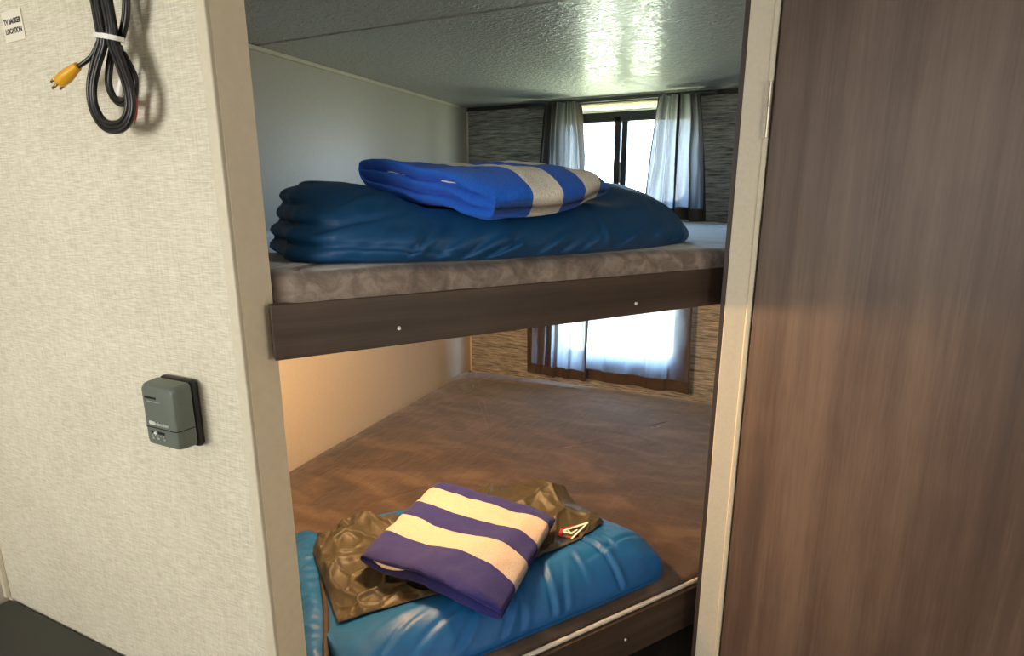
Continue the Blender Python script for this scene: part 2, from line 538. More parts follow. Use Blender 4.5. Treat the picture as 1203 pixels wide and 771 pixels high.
# door leaf, swung open to the right
dd = Vector((0.93, -0.367, 0)).normalized(); dn = Vector((dd.y, -dd.x, 0))
h0 = Vector((-0.0205, 1.338, 0))
door_root = bpy.data.objects.new('door_1', None); door_root.location = h0; COL.objects.link(door_root)
door_root['kind'] = 'structure'
bm = bmesh.new()
p = [h0+dd*0.003, h0+dd*0.60, h0+dd*0.60-dn*0.03, h0+dd*0.003-dn*0.03]
prism(bm, [(v.x, v.y) for v in p], 0.02, 1.90)
obj('door_leaf', bm, M_door, door_root, bevel=0.0015)
bm = bmesh.new()
for a, b_ in ((1.572, 1.590), (1.5905, 1.6325), (1.633, 1.681)):
    tube(bm, [(-0.0245, 1.3345, a), (-0.0245, 1.3345, b_)], 0.0042, 12)
box(bm, -0.0335, -0.0250, 1.3385, 1.3405, 1.572, 1.681)
hg = obj('hinge', bm, M_steel, door_root, smooth=False)
hg['label'] = 'small steel door hinge'

# ------------------------------------------------------------------ windows
def window(name, z0, z1, x0, x1, mull, shade):
    root = bpy.data.objects.new(name, None); root.location = ((x0+x1)/2, 2.92, z0); COL.objects.link(root)
    root['kind'] = 'structure'
    bm = bmesh.new()
    plate_with_holes(bm, rrect(x0-0.012, x1+0.012, z0-0.012, z1+0.012, 0.075),
                     [rrect(x0+0.012, x1-0.012, z0+0.010, z1-0.012, 0.058)], 2.893, 2.945)
    obj('window_frame', bm, M_frame, root)
    if mull:
        xm = mull
        bm = bmesh.new()
        box(bm, xm-0.031, xm-0.001, 2.885, 2.925, z0+0.006, shade)
        box(bm, xm+0.004, xm+0.033, 2.893, 2.935, z0+0.006, shade)
        obj('center_stile', bm, M_frame, root, bevel=0.003)
        bm = bmesh.new(); box(bm, xm-0.0005, xm+0.0035, 2.888, 2.90, z0+0.10, z0+0.20)
        obj('latch', bm, M_steel, root)
        bm = bmesh.new()
        box(bm, x0, x1, 2.885, 2.935, shade-0.026, shade+0.024)
        obj('top_rail', bm, M_frame, root, bevel=0.003)
        bm = bmesh.new(); box(bm, x0+0.012, xm-0.02, 2.911, 2.914, z0+0.01, shade)
        obj('pane', bm, M_glass, root)
        bm = bmesh.new(); box(bm, xm+0.02, x1-0.012, 2.918, 2.921, z0+0.01, shade)
        obj('pane', bm, M_glass, root)
    else:
        bm = bmesh.new(); box(bm, x0+0.010, x1-0.010, 2.914, 2.917, z0+0.01, z1-0.01)
        obj('pane', bm, M_glass, root)
    return root
window('window_1', 1.425, 1.905, WX0, WX1, -0.713, 1.842)
window('window_2', 0.612, 1.10, WX0+0.01, WX1-0.012, None, None)
# pleated shade drawn up over the upper window
sh = thing('pleated_shade', 'cream pleated shade raised to the top of the upper window', 'window shade', (-0.70, 2.87, 1.865))
bm = bmesh.new(); zz = []
for i in range(9):
    zz.append([bm.verts.new((x, 2.868+0.014*(i % 2), 1.868+i*0.0045)) for x in (-1.0, -0.40)])
for a, b in zip(zz[:-1], zz[1:]): bm.faces.new((a[0], a[1], b[1], b[0]))
obj('pleats', bm, M_blind, sh)
bm = bmesh.new(); box(bm, -1.012, -0.398, 2.866, 2.884, 1.861, 1.868); obj('bottom_bar', bm, M_blind, sh, bevel=0.002)

# curtain tracks
for z, nm, lab in ((1.905, 'a', 'slim dark curtain track along the ceiling over the upper window'),
                   (1.125, 'b', 'slim dark curtain track under the upper bunk over the lower window')):
    bm = bmesh.new(); box(bm, -1.19, -0.27, 2.822, 2.846, z, z+0.014)
    tag(obj('curtain_track', bm, M_frame, bevel=0.003), lab, 'curtain track')

# ------------------------------------------------------------------ curtains
def curtain(label, top, bot, z1, z0, yc, pleats, amp, hem, seed, side_hem=None, tie=0.0, nx=150, nv=60, mat=None):
    root = thing('curtain', label, 'curtain', ((bot[0]+bot[1])/2, yc, z0), 'window curtains')
    def P(u, v):                                   # v 0 at top
        ww = 0.02*nz(u*6+seed, v*1.1)*min(1, v*3)
        zt = z1 + (z0-z1)*v
        e = v**0.75
        xa = top[0]+(bot[0]-top[0])*e; xb = top[1]+(bot[1]-top[1])*e
        x = xa + (xb-xa)*(u + 0.02*sin(2*pi*pleats*u+seed))
        ph = pleats*(u + 0.10*nz(u*3.1+seed*1.7, v*0.5, 3.0)+0.03*nz(u*2+seed, v*3, 8.0))
        a = amp*(0.75+0.9*nz(u*4.0+seed, v*0.8, 1.0))*(0.9-0.15*sstep(0, 1, v))
        y = yc + a*sin(2*pi*ph) + 0.4*a*sin(2*pi*ph*2.1+seed+v*1.5) + ww
        y += 0.006*nz(u*14, v*9, seed)*sstep(0.05, 0.3, v)
        return (x, y, zt + 0.012*nz(u*3+seed, 5.0)*v)
    def sheet(ur, vr, nx_, nv_, off=0.0):
        bm = bmesh.new(); g = []
        for j in range(nv_+1):
            v = vr[0]+(vr[1]-vr[0])*j/nv_
            row = []
            for i in range(nx_+1):
                u = ur[0]+(ur[1]-ur[0])*i/nx_
                x, y, z = P(u, v)
                row.append(bm.verts.new((x, y+off, z)))
            g.append(row)
        for j in range(nv_):
            for i in range(nx_): bm.faces.new((g[j][i], g[j][i+1], g[j+1][i+1], g[j+1][i]))
        return bm
    hv = 1 - hem/(z1-z0)
    u0 = max([b_ for a_, b_ in (side_hem or []) if a_ == 0] or [0.0]); u1 = min([a_ for a_, b_ in (side_hem or []) if b_ == 1] or [1.0])
    obj('cloth', sheet((u0, u1), (0, hv), nx, nv), mat or M_curtain, root, smooth=True)
    bm = sheet((0, 1), (hv, 1), nx, 8)
    h = obj('hem', bm, M_hem, root, smooth=True); h['label'] = 'darker doubled hem'
    if side_hem:
        for (ua, ub) in side_hem:
            inner = ua > 0 and ub < 1
            s_ = obj('overlapping_fold' if inner else 'side_hem', sheet((ua, ub), (0.0, hv), 10, nv, -0.003 if inner else 0.0), M_fold if inner or mat is None else M_hem, root, smooth=True)
            s_['label'] = 'darker doubled strip of the curtain'
    return root
curtain('sheer taupe curtain drawn to the left of the upper window', (-1.080, -0.912), (-1.125, -0.862), 1.905, 1.35, 2.795, 5.0, 0.046, 0.055, 1.3, [(0, 0.06), (0.26, 0.33), (0.965, 1)])
curtain('sheer taupe curtain drawn to the right of the upper window', (-0.527, -0.335), (-0.575, -0.268), 1.905, 1.345, 2.790, 4.5, 0.042, 0.058, 7.7, [(0, 0.03), (0.46, 0.54), (0.88, 1)])
curtain('gathered taupe curtain covering the left third of the lower window', (-1.16, -0.815), (-1.165, -0.818), 1.125, 0.498, 2.800, 4.0, 0.020, 0.055, 4.1, [(0, 0.08), (0.30, 0.38), (0.965, 1)], mat=M_curtain_lo)
curtain('flat taupe curtain with dark edges over the right of the lower window', (-0.845, -0.318), (-0.855, -0.300), 1.125, 0.487, 2.850, 5.0, 0.007, 0.058, 9.4, [(0, 0.03), (0.965, 1)], mat=M_curtain_lo)

# ------------------------------------------------------------------ bunks
D = Vector((0.594, 0.805, 0)).normalized(); N = Vector((0.805, -0.594, 0)).normalized()   # along the bunk front, out of it
NP = -0.9112
def front_pt(x): return (x, (0.805*x - NP)/0.594)
def bunk_poly(off, xr=-0.005, yb=2.88, xl=XL+0.004):
    """plan outline of a bunk whose diagonal front is shifted inwards by off"""
    np_ = NP - off
    f = lambda x: (0.805*x-np_)/0.594
    x0 = -0.68
    y0 = 0.648
    x_hit = (0.594*y0+np_)/0.805
    return [(xl, y0), (min(x_hit, -0.60), y0), (xr, f(xr)), (xr, yb), (xl, yb)]

def offset_poly(pts, d):
    n = len(pts); out = []
    for i in range(n):
        p0, p1, p2 = Vector(pts[i-1]), Vector(pts[i]), Vector(pts[(i+1) % n])
        a = (p1-p0).normalized(); b = (p2-p1).normalized()
        na = Vector((-a.y, a.x)); nb = Vector((-b.y, b.x))
        m = na+nb
        m = m/ max(0.3, (1+na.dot(nb)))
        out.append((p1.x+m.x*d, p1.y+m.y*d))
    return out

def round_poly(pts, radii, n=8, seglen=0.02):
    m = len(pts); out = []
    for i in range(m):
        p0, p1, p2 = Vector(pts[i-1]), Vector(pts[i]), Vector(pts[(i+1) % m])
        a = (p0-p1).normalized(); b = (p2-p1).normalized()
        ang = a.angle(b); r = radii[i]; L = r/math.tan(ang/2)
        q0 = p1+a*L; q2 = p1+b*L
        for k in range(n+1):
            t = k/n
            q = q0*(1-t)**2 + p1*2*t*(1-t) + q2*t*t
            out.append(q)
    # resample the long edges so the outline can be displaced
    res = []
    for i in range(len(out)):
        p, q = out[i], out[(i+1) % len(out)]
        k = max(1, int((q-p).length/seglen))
        for j in range(k): res.append(tuple(p+(q-p)*(j/k)))
    return res

def mattress(poly, z0, z1, r, fuzz, seed):
    """pillow-edged slab over a plan outline (counter-clockwise)"""
    bm = bmesh.new(); rings = []
    prof = [(0.004, z0), (0.0, z0+0.01), (0.0, z1-r)] + [(r*(1-cos(a)), z1-r+r*sin(a)) for a in (pi/10, pi/5, 3*pi/10, 2*pi/5, pi/2)] + [(r+0.05, z1+0.003)]
    nrm = []
    m = len(poly)
    for i in range(m):
        t = (Vector(poly[(i+1) % m])-Vector(poly[i-1])).normalized()
        nrm.append(Vector((-t.y, t.x)))
    for d, z in prof:
        ring = []
        for i in range(m):
            f = fuzz*(nz(poly[i][0]*11, poly[i][1]*11, z*25+seed)+0.6*nz(poly[i][0]*31, poly[i][1]*31, z*40+seed))
            q = Vector(poly[i])+nrm[i]*(d-f*0.8)
            ring.append(bm.verts.new((q.x, q.y, z+f*0.6*(1 if z > z0+0.02 else 0))))
        rings.append(ring)
    for a, b in zip(rings[:-1], rings[1:]):
        for i in range(m): bm.faces.new((a[i], a[(i+1) % m], b[(i+1) % m], b[i]))
    cxm = sum(p[0] for p in poly)/m; cym = sum(p[1] for p in poly)/m
    last = rings[-1]
    for kk in (0.8, 0.6, 0.4, 0.2):
        ring = []
        for v0 in rings[-1]:
            x, y = cxm+(v0.co.x-cxm)*kk, cym+(v0.co.y-cym)*kk
            ring.append(bm.verts.new((x, y, z1+0.003+0.004*nz(x*3, y*3, seed))))
        for i in range(m): bm.faces.new((last[i], last[(i+1) % m], ring[(i+1) % m], ring[i]))
        last = ring
    cv_ = bm.verts.new((cxm, cym, z1+0.003))
    for i in range(m): bm.faces.new((last[i], last[(i+1) % m], cv_))
    bm.faces.new(rings[0][::-1])
    return bm

def rail(bm, zb, zt, thick, x0, x1):
    a = Vector(front_pt(x0)+(0,)); b = Vector(front_pt(x1)+(0,))
    q = [a, b, b-N*thick, a-N*thick]
    prism(bm, [(v.x, v.y) for v in q], zb, zt)

def rail_obj(name, zb, zt, thick, x0, x1, parent):
    """rail as a mesh whose local X runs along the board, so the grain follows it"""
    a = Vector(front_pt(x0)+(0,)); b = Vector(front_pt(x1)+(0,)); L = (b-a).length
    bm = bmesh.new(); box(bm, 0, L, 0, thick, zb, zt)
    me = bpy.data.meshes.new(name); bmesh.ops.recalc_face_normals(bm, faces=bm.faces[:]); bm.to_mesh(me); bm.free()
    me.materials.append(M_rail)
    o = bpy.data.objects.new(name, me); COL.objects.link(o); o.parent = parent
    o.location = a - wloc(parent); o.rotation_euler = (0, 0, math.atan2(D.y, D.x))
    md = o.modifiers.new('bevel', 'BEVEL'); md.width = 0.002; md.segments = 2
    return o

def screw(parent, x, z):
    c = Vector(front_pt(x)+(z,)) + N*0.0005
    bm = bmesh.new()
    tube(bm, [c-N*0.002, c+N*0.0012, c+N*0.0022], [0.0034, 0.0034, 0.0018], 12)
    return obj('screw_cap', bm, M_white, parent, smooth=False)

ub = thing('bunk', 'upper bunk shelf with dark wood front rail and two pale screws', 'bunk', (-0.8, 1.8, 1.2))
rail_obj('front_rail', 1.205, 1.292, 0.02, -0.677, -0.0885, ub)
bm = bmesh.new(); prism(bm, bunk_poly(0.022, 0.025), 1.200, 1.222); obj('platform', bm, M_ply, ub)
screw(ub, -0.559, 1.235); screw(ub, -0.248, 1.230)

lb = thing('bunk', 'lower bunk base with dark wood front rail', 'bunk', (-0.8, 1.8, 0.0))
rail_obj('front_rail', 0.322, 0.438, 0.02, -0.677, -0.0885, lb)
bm = bmesh.new(); prism(bm, bunk_poly(0.022, 0.025), 0.322, 0.345); obj('platform', bm, M_ply, lb)
bm = bmesh.new(); prism(bm, bunk_poly(0.30, 0.0, 2.80, XL+0.03), 0.0, 0.322); obj('plinth', bm, M_board, lb)
screw(lb, -0.236, 0.377)

up_poly = round_poly(bunk_poly(0.004, 0.0, 2.862), [0.03, 0.03, 0.10, 0.03, 0.03])
tag(obj('mattress', mattress(up_poly, 1.224, 1.338, 0.022, 0.007, 2.0), M_plush2, smooth=True),
    'thin upper bunk mattress in fuzzy taupe plush cover', 'mattress')
lo_poly = round_poly(bunk_poly(0.0, -0.04, 2.862), [0.03, 0.03, 0.13, 0.03, 0.03])
lo_bm = mattress([tuple(q) for q in lo_poly], 0.347, 0.452, 0.016, 0.004, 5.0)
lm = thing('mattress', 'wide lower bunk mattress in brown plush cover with pale piping', 'mattress', (-0.8, 1.8, 0.347))
# keep the lower mattress behind the rail
lo_in = round_poly(bunk_poly(0.024, -0.04, 2.862), [0.03, 0.03, 0.13, 0.03, 0.03])
lo_bm.free()
obj('cover', mattress(lo_in, 0.347, 0.452, 0.016, 0.003, 5.0), M_plush, lm, smooth=True)
bm = bmesh.new()
pp = [q for q in round_poly(bunk_poly(0.014, -0.038, 2.862), [0.03, 0.03, 0.13, 0.03, 0.03]) if q[1] < 1.9 and q[0] > -0.66]
pp.sort(key=lambda q: q[1])
tube(bm, [(q[0], q[1], 0.4435) for q in pp], 0.0055, 8)
pg = obj('piping', bm, M_piping, lm, smooth=True); pg['label'] = 'pale piped edge'

# ------------------------------------------------------------------ sleeping bags
def creases(s, h, seed, sl=1.0, freq=7.0):
    """diagonal pulled creases: 0..1, sharp valleys"""
    a = s*1.0 - h*sl; b = s*sl + h
    n = nz(a*freq + 0.6*nz(s*5, h*5, seed+3), b*freq*0.28, seed)
    v = 1-min(1, abs(n)*4.5)
    return v*v

def loft(bag, nu, nk, sL, sR, ring, Q, disp, ncap=7):
    """bag: bmesh; ring(s) -> list of nk (t,h); sL/sR(t,h) end positions; local frame at Q"""
    T = -N
    us = [0.5*(1-cos(pi*i/nu))*0.35 + 0.65*i/nu for i in range(nu+1)]
    s_lo, s_hi = sL(None), sR(None)
    def pos(s, t, h, edge):
        p = Q + D*s + T*t + Vector((0, 0, h))
        return p + disp(s, t, h, edge)
    grid = []
    for u in us:
        s_nom = s_lo+(s_hi-s_lo)*u
        grid.append((s_nom, ring(s_nom, u)))
    allr = []
    def capring(idx, k, end):
        s_nom, rg = grid[idx]
        ct = sum(q[0] for q in rg)/len(rg); ch = sum(q[1] for q in rg)/len(rg)
        out = []
        for t, h in rg:
            tt = ct+(t-ct)*k; hh = ch+(h-ch)*k
            out.append((s_nom + end(tt, hh)*1.0, tt, hh))
        return out
    seq = []
    for k in [i/ncap for i in range(1, ncap)]: seq.append(('c0', k))
    for i in range(nu+1): seq.append(('r', i))
    for k in [1-i/ncap for i in range(1, ncap)]: seq.append(('c1', k))
    for kind, val in seq:
        if kind == 'r':
            s_nom, rg = grid[val]
            u = us[val]
            row = []
            for t, h in rg:
                s = s_nom + sL(t, h)*(1-u)**3 + sR(t, h)*u**3
                row.append((s, t, h))
        elif kind == 'c0':
            row = [(s_, t, h) for (s_, t, h) in capring(0, val, lambda t, h: sL(t, h))]
            row = [(s_-0.012*sqrt(max(0, 1-val*val)), t, h) for s_, t, h in row]
        else:
            row = [(s_, t, h) for (s_, t, h) in capring(nu, val, lambda t, h: sR(t, h))]
            row = [(s_+0.012*sqrt(max(0, 1-val*val)), t, h) for s_, t, h in row]
        allr.append([bag.verts.new(pos(s, t, h, kind)) for s, t, h in row])
    for a, b in zip(allr[:-1], allr[1:]):
        for i in range(nk): bag.faces.new((a[i], a[(i+1) % nk], b[(i+1) % nk], b[i]))
    bag.faces.new(allr[0][::-1]); bag.faces.new(allr[-1])

def pulled(s, h, segs, w):
    """depth of hand-placed pulled folds: a valley with a raised lip on one side"""
    d = 0.0
    for (a, b, c, e, dep) in segs:
        ux, uy = c-a, e-b; L2 = ux*ux+uy*uy
        t = ((s-a)*ux+(h-b)*uy)/L2
        tc = max(0.0, min(1.0, t))
        px_, py_ = s-(a+ux*tc), h-(b+uy*tc)
        # bend the fold a little
        dist = ((px_*uy-py_*ux)/sqrt(L2)) + 0.004*sin(3*tc)
        along = sqrt(max(0.0, px_*px_+py_*py_-((px_*uy-py_*ux)**2)/L2))
        fall = exp(-(along/0.012)**2)*(0.35+0.65*sin(pi*min(1, 0.15+tc*0.85)))
        d += dep*fall*(-exp(-(dist/w)**2)+0.8*exp(-((dist-2.0*w)/(1.6*w))**2))
    return d

# ---- upper bag
QU = Vector((-0.55, 0.82, 1.3455))
prof_u = [(p.x, p.y) for p in catmull([(0.04, 0, 0), (-0.035, .14, 0), (-0.03, .32, 0), (0.03, .50, 0), (.11, .66, 0), (.22, .81, 0), (.34, .925, 0), (.48, .99, 0), (.62, 1.0, 0),
         (.78, .93, 0), (.92, .70, 0), (1.0, .35, 0), (.97, .04, 0), (.7, 0, 0), (.4, 0, 0)], 6, True)]
NKU = len(prof_u)
def ring_u(s, u):
    tf = interp(s, [-.14, -.10, 0, .144, .341, .527, .65, .76, .80], [.06, .015, -.035, -.068, -.055, -.020, .03, .115, .16])
    tb = interp(s, [-.14, 0, .5, .65, .76, .80], [.36, .38, .38, .36, .30, .25])
    H = interp(s, [-.14, -.06, 0, .1, .35, .5, .58, .66, .72, .77, .80], [.140, .136, .130, .125, .136, .146, .140, .122, .096, .066, .045])
    e = min(1, (1-(1-min(1, u/0.03))**2)*0.12+0.88)
    c = (tf+tb)/2
    out = []
    for a, h in prof_u:
        t = tf+(tb-tf)*a
        hh = h*H
        out.append((c+(t-c)*e, H*0.45+(hh-H*0.45)*e if h > 0.02 else hh))
    return out
def sLu(t, h=None):
    if t is None: return -0.14
    f = max(0, min(1, h/0.142))
    return -0.035*(1-f)**1.3 - 0.016*abs(sin(pi*(f*4.2+0.15)))**0.7 + 0.006*nz(t*14, h*20)
def sRu(t, h=None):
    if t is None: return 0.80
    return 0.0
SEG_U = [(-.15, .052, -.05, .074, .007), (-.03, .010, .025, .058, .009), (.02, .012, .055, .04, .006), (.06, .006, .13, .048, .009), (.09, .0, .165, .036, .009),
         (.135, .012, .17, .045, .006), (.20, .008, .265, .05, .008), (.25, .004, .29, .03, .006), (.30, .010, .345, .045, .007), (.352, .03, .358, .062, .006), (-.13, .030, .06, .010, .005),
         (.40, .015, .47, .05, .006), (-.10, .10, -.02, .118, .004)]
BLu, FLu, BRu, FRu = Vector((-.015, .205)), Vector((.115, -.070)), Vector((.335, .375)), Vector((.435, .030))
def dent_u(s, t):
    ea, eb = (BRu-BLu), (FLu-BLu); p = Vector((s, t))-BLu
    det = ea.x*eb.y-ea.y*eb.x
    fa = (p.x*eb.y-p.y*eb.x)/det; fb = (ea.x*p.y-ea.y*p.x)/det
    m = sstep(-0.16, 0.01, fa)*sstep(1.10, 0.80, fa)*sstep(-0.30, -0.02, fb)
    return -0.030*m*sstep(-0.01, 0.08, t)*(1-0.5*sstep(.5, 1, fa))
def disp_u(s, t, h, edge):
    front = sstep(0.12, -0.02, t)
    cr = creases(s, h*1.6, 1.0, 0.9, 6.5)
    low = sstep(0.10, 0.01, h)
    d = -0.004*cr*(0.4+0.6*front)
    if -0.1 < t < 0.2: d += pulled(s, h, SEG_U, 0.0045)*1.35*sstep(0.2, 0.05, t)
    d += 0.005*nz(s*8, t*8+h*5, 2.0) + 0.0015*nz(s*22+h*15, t*20, 4.0)
    # puckers along the lower seam
    d += 0.004*low*front*nz(s*48-h*50, h*8, 9.0)
    # cover the contact line: no displacement under the bag
    if h < 0.004: d *= 0.15
    v = (N*(0.75*front) + Vector((0, 0, 1))*(1-0.65*front))*d
    if h > 0.03: v.z += dent_u(s, t)*sstep(0.04, 0.09, h)
    if edge == 'c0': v = D*d*1.5
    if h < 0.004: v.z = 0
    return v
bm = bmesh.new()
loft(bm, 150, NKU, sLu, sRu, ring_u, QU, disp_u, 12)
tag(obj('sleeping_bag', bm, M_nylon_up, smooth=True), 'rolled dark teal sleeping bag lying along the upper bunk edge', 'sleeping bag', None)

# ---- lower bag
QL = Vector((-0.454, 1.003, 0.460))
def Hlow(s, t):
    h = 0.060
    h += 0.036*exp(-((t-0.085)/0.085)**2)                         # rolled front
    h += 0.046*exp(-((s-0.33)/0.10)**2-((t-0.40)/0.11)**2)         # bunched hood at the back right
    h += 0.008*exp(-((s-0.40)/0.10)**2-((t-0.10)/0.14)**2)
    h -= 0.014*exp(-((s+0.10)/0.16)**2-((t-0.30)/0.12)**2)
    h += 0.014*exp(-((s+0.16)/0.09)**2-((t-0.54)/0.06)**2)
    h *= 0.72+0.28*sstep(-0.38, -0.20, s)
    h *= 1-0.12*sstep(0.38, 0.46, s)
    return h
CP_L = [(0.03, 0, 0), (-0.012, .18, 0), (-.010, .45, 0), (.025, .78, 0), (.07, .95, 0), (.14, 1, 0), (.25, 1, 0), (.38, 1, 0), (.5, 1, 0), (.62, 1, 0), (.74, 1, 0), (.85, .98, 0),
        (.94, .82, 0), (.995, .45, 0), (1.0, .15, 0), (.97, 0, 0), (.7, 0, 0), (.35, 0, 0)]
prof_l = [(p.x, p.y) for p in catmull(CP_L, 8, True)]
NKL = len(prof_l)
def tf_l(s): return interp(s, [-.46, -.38, -.2, 0, .44], [.02, .01, 0.0, 0.0, -0.004])
def tb_l(s): return interp(s, [-.46, -.33, -.25, -.12, .05, .25, .34, .40, .44, .47], [.48, .56, .60, .625, .60, .575, .53, .42, .25, .20])
def e_l(u):
    e = 0.86+0.14*(1-(1-max(0, min(1, u/0.05)))**2)
    return e*(0.94+0.06*(1-(1-max(0, min(1, (1-u)/0.03)))**2))
def ring_l(s, u):
    tf, tb = tf_l(s), tb_l(s)
    e = e_l(u)
    c = (tf+tb)/2; out = []
    for a, h in prof_l:
        t = tf+(tb-tf)*a
        out.append((c+(t-c)*(0.5+0.5*e), h*Hlow(s, t)*e))
    return out
def sLl(t, h=None):
    if t is None: return -0.36
    return 0.0
def sRl(t, h=None):
    if t is None: return 0.452
    return 0.010*sin(pi*min(1, h/0.08))
SEG_L = [(-.30, .03, -.17, .09, .004), (-.22, .02, -.07, .07, .005), (-.13, .0, .02, .09, .005), (-.02, -.01, .05, .06, .005), (.03, -.01, .09, .11, .006), (.115, -.01, .155, .13, .008),
         (.15, -.01, .185, .06, .004), (.225, .03, .245, .14, .004), (.315, -.015, .305, .19, .008), (.345, .06, .352, .16, .004),
         (.26, .06, .44, .075, .005), (-.28, .10, -.16, .12, .003), (-.10, .09, .02, .12, .003)]
def disp_l(s, t, h, edge):
    front = sstep(0.10, 0.0, t)
    d = 0.004*nz(s*8, t*8, 1.0) + 0.0012*nz(s*26+h*10, t*26, 3.0)
    if t < 0.24: d += pulled(s, t-0.6*max(0, 0.05-h)*front, SEG_L, 0.006)*sstep(0.24, 0.16, t)
    if h < 0.004: return Vector((N.x, N.y, 0))*d*0.1
    return (N*(0.8*front)+Vector((0, 0, 1))*(1-0.6*front))*d
lbag = thing('sleeping_bag', 'open blue sleeping bag with olive brown lining folded on the lower bunk', 'sleeping bag', QL)
bm = bmesh.new(); loft(bm, 150, NKL, sLl, sRl, ring_l, QL, disp_l, 8)
obj('shell', bm, M_nylon_lo, lbag, smooth=True)

def L2W(s, t, h): return QL + D*s - N*t + Vector((0, 0, h))
UPT = [(a, h) for a, h, _ in CP_L[2:15]]
def top_l(s, t):
    """height of the finished bag top at (s,t)"""
    tf, tb = tf_l(s), tb_l(s)
    a = (t-tf)/(tb-tf)
    u = (s+0.36)/(0.452+0.36)
    f = interp(a, [q[0] for q in UPT], [q[1] for q in UPT])
    v = disp_l(s, t, 0.05, 'r')
    return Hlow(s, t)*e_l(u)*f + v.z
# lining: brown sheet over the top, from the blue roll to the back edge
def t_low(s): return interp(s, [-.36, -.33, -.25, -.155, .0, .2, .29, .36, .44], [.205, .185, .16, .130, .125, .130, .145, .165, .20])
def t_high(s):
    full = tf_l(s)+(tb_l(s)-tf_l(s))*0.985
    cut_ = interp(s, [-.36, -.26, -.19, -.14, -.04, .03, .09, .5], [0, 0, 0.02, .075, .085, .07, 0, 0])
    return full - cut_
def lining_h(s, t, edge):
    # crisp nylon: flat facets meeting in pinched ridges (distance to scattered points)
    wx, wy = s+0.03*nz(s*6, t*6, 5), t+0.03*nz(s*6, t*6, 7)
    left = sstep(-0.16, -0.28, s)
    back = sstep(0.42, 0.52, t)*sstep(0.05, -0.08, s)
    hood = sstep(0.20, 0.28, s)*sstep(0.22, 0.30, t)
    v1 = noise.voronoi(Vector((wx*8, wy*8, 1.0)))[0][0]
    v2 = noise.voronoi(Vector((wx*21+3, wy*16, 4.0)))[0][0]
    vd = noise.voronoi(Vector((wx*8, wy*8, 1.0)))[0]; ve = noise.voronoi(Vector((wx*15+7, wy*15, 2.0)))[0]
    ridge = 0.0065*exp(-((vd[1]-vd[0])/0.07)**2) + 0.004*exp(-((ve[1]-ve[0])/0.08)**2)*(0.4+left+back)
    cr = ridge + 0.034*(v1-0.45) + 0.007*(v2-0.35)*(0.6+0.9*left+1.2*back+0.8*hood)
    cr += 0.012*nz(s*15, t*15, 51.0)*(back+0.4*left)
    cr += hood*0.010*nz(s*8+t*4, t*13, 61.0)
    cr = max(cr, -0.004)
    return top_l(s, t) + 0.006 + 0.002*edge + cr*edge
bm = bmesh.new(); G = []
nu, nv = 240, 150
for i in range(nu+1):
    s = -0.340 + (0.415+0.340)*i/nu
    row = []
    for j in range(nv+1):
        f = j/nv
        ta, tb = t_low(s)+0.003*nz(s*20, 3.0), t_high(s)+0.004*nz(s*14, 8.0)
        t = ta+(tb-ta)*f
        edge = max(0, min(f/0.03, (1-f)/0.05, (i/nu)/0.02, (1-i/nu)/0.02, 1))
        h = lining_h(s, t, edge)
        wrap = sstep(0.94, 1.0, f)*(1 if (s > 0.09 or s < -0.22) else 0)
        t += 0.010*wrap; h *= 1-0.85*wrap
        row.append(bm.verts.new(L2W(s, t, max(0.004, h))))
    G.append(row)
for i in range(nu):
    for j in range(nv): bm.faces.new((G[i][j], G[i+1][j], G[i+1][j+1], G[i][j+1]))
li = obj('lining', bm, M_lining, lbag, smooth=True); li['label'] = 'crumpled olive brown lining'
md = li.modifiers.new('th', 'SOLIDIFY'); md.thickness = 0.0025; md.offset = -1
# blue flap lying flat on the left, with zip tape along both edges
def flap_st(f, g):
    """f along the flap (0 back .. 1 front), g across (0 outer .. 1 inner)"""
    so = interp(f, [0, .3, .6, 1], [-.385, -.428, -.43, -.46]); si = interp(f, [0, .3, .6, 1], [-.300, -.325, -.352, -.400])
    to = interp(f, [0, .3, .6, 1], [.655, .50, .32, .06]); ti = interp(f, [0, .3, .6, 1], [.60, .47, .27, .04])
    return so+(si-so)*g, to+(ti-to)*g
def flap_h(f, g):
    pk = nz(f*30+g*2, g*2.0, 61.0)
    return 0.008+0.044*sin(pi*min(1, g*0.70+0.06))*(0.85+0.15*sin(f*3)) + 0.009*pk*sin(pi*min(1, g+0.05))
bm = bmesh.new(); G = []
for i in range(121):
    row = []
    for j in range(21):
        f, g = i/120, j/20
        s, t = flap_st(f, g)
        row.append(bm.verts.new(L2W(s, t, flap_h(f, g))))
    G.append(row)
for i in range(120):
    for j in range(20): bm.faces.new((G[i][j], G[i+1][j], G[i+1][j+1], G[i][j+1]))
fl = obj('side_flap', bm, M_nylon_lo, lbag, smooth=True)
md = fl.modifiers.new('th', 'SOLIDIFY'); md.thickness = 0.004
for g0, g1 in ((-0.13, 0.02), (0.93, 1.10)):
    bm = bmesh.new(); rows = []
    for i in range(61):
        f = i/60; row = []
        for g in (g0, (g0+g1)/2, g1):
            s, t = flap_st(f, g)
            h = max(0.005, flap_h(f, max(0, min(1, g)))+0.004)
            if g == (g0+g1)/2: h += 0.003
            row.append(bm.verts.new(L2W(s+0.002*nz(f*9, g), t, h)))
        rows.append(row)
    for a, b in zip(rows[:-1], rows[1:]):
        for k_ in range(2): bm.faces.new((a[k_], a[k_+1], b[k_+1], b[k_]))
    z_ = obj('zipper', bm, M_zip, lbag, smooth=True); z_['label'] = 'dark zip tape along the flap edge'
    md = z_.modifiers.new('th', 'SOLIDIFY'); md.thickness = 0.003
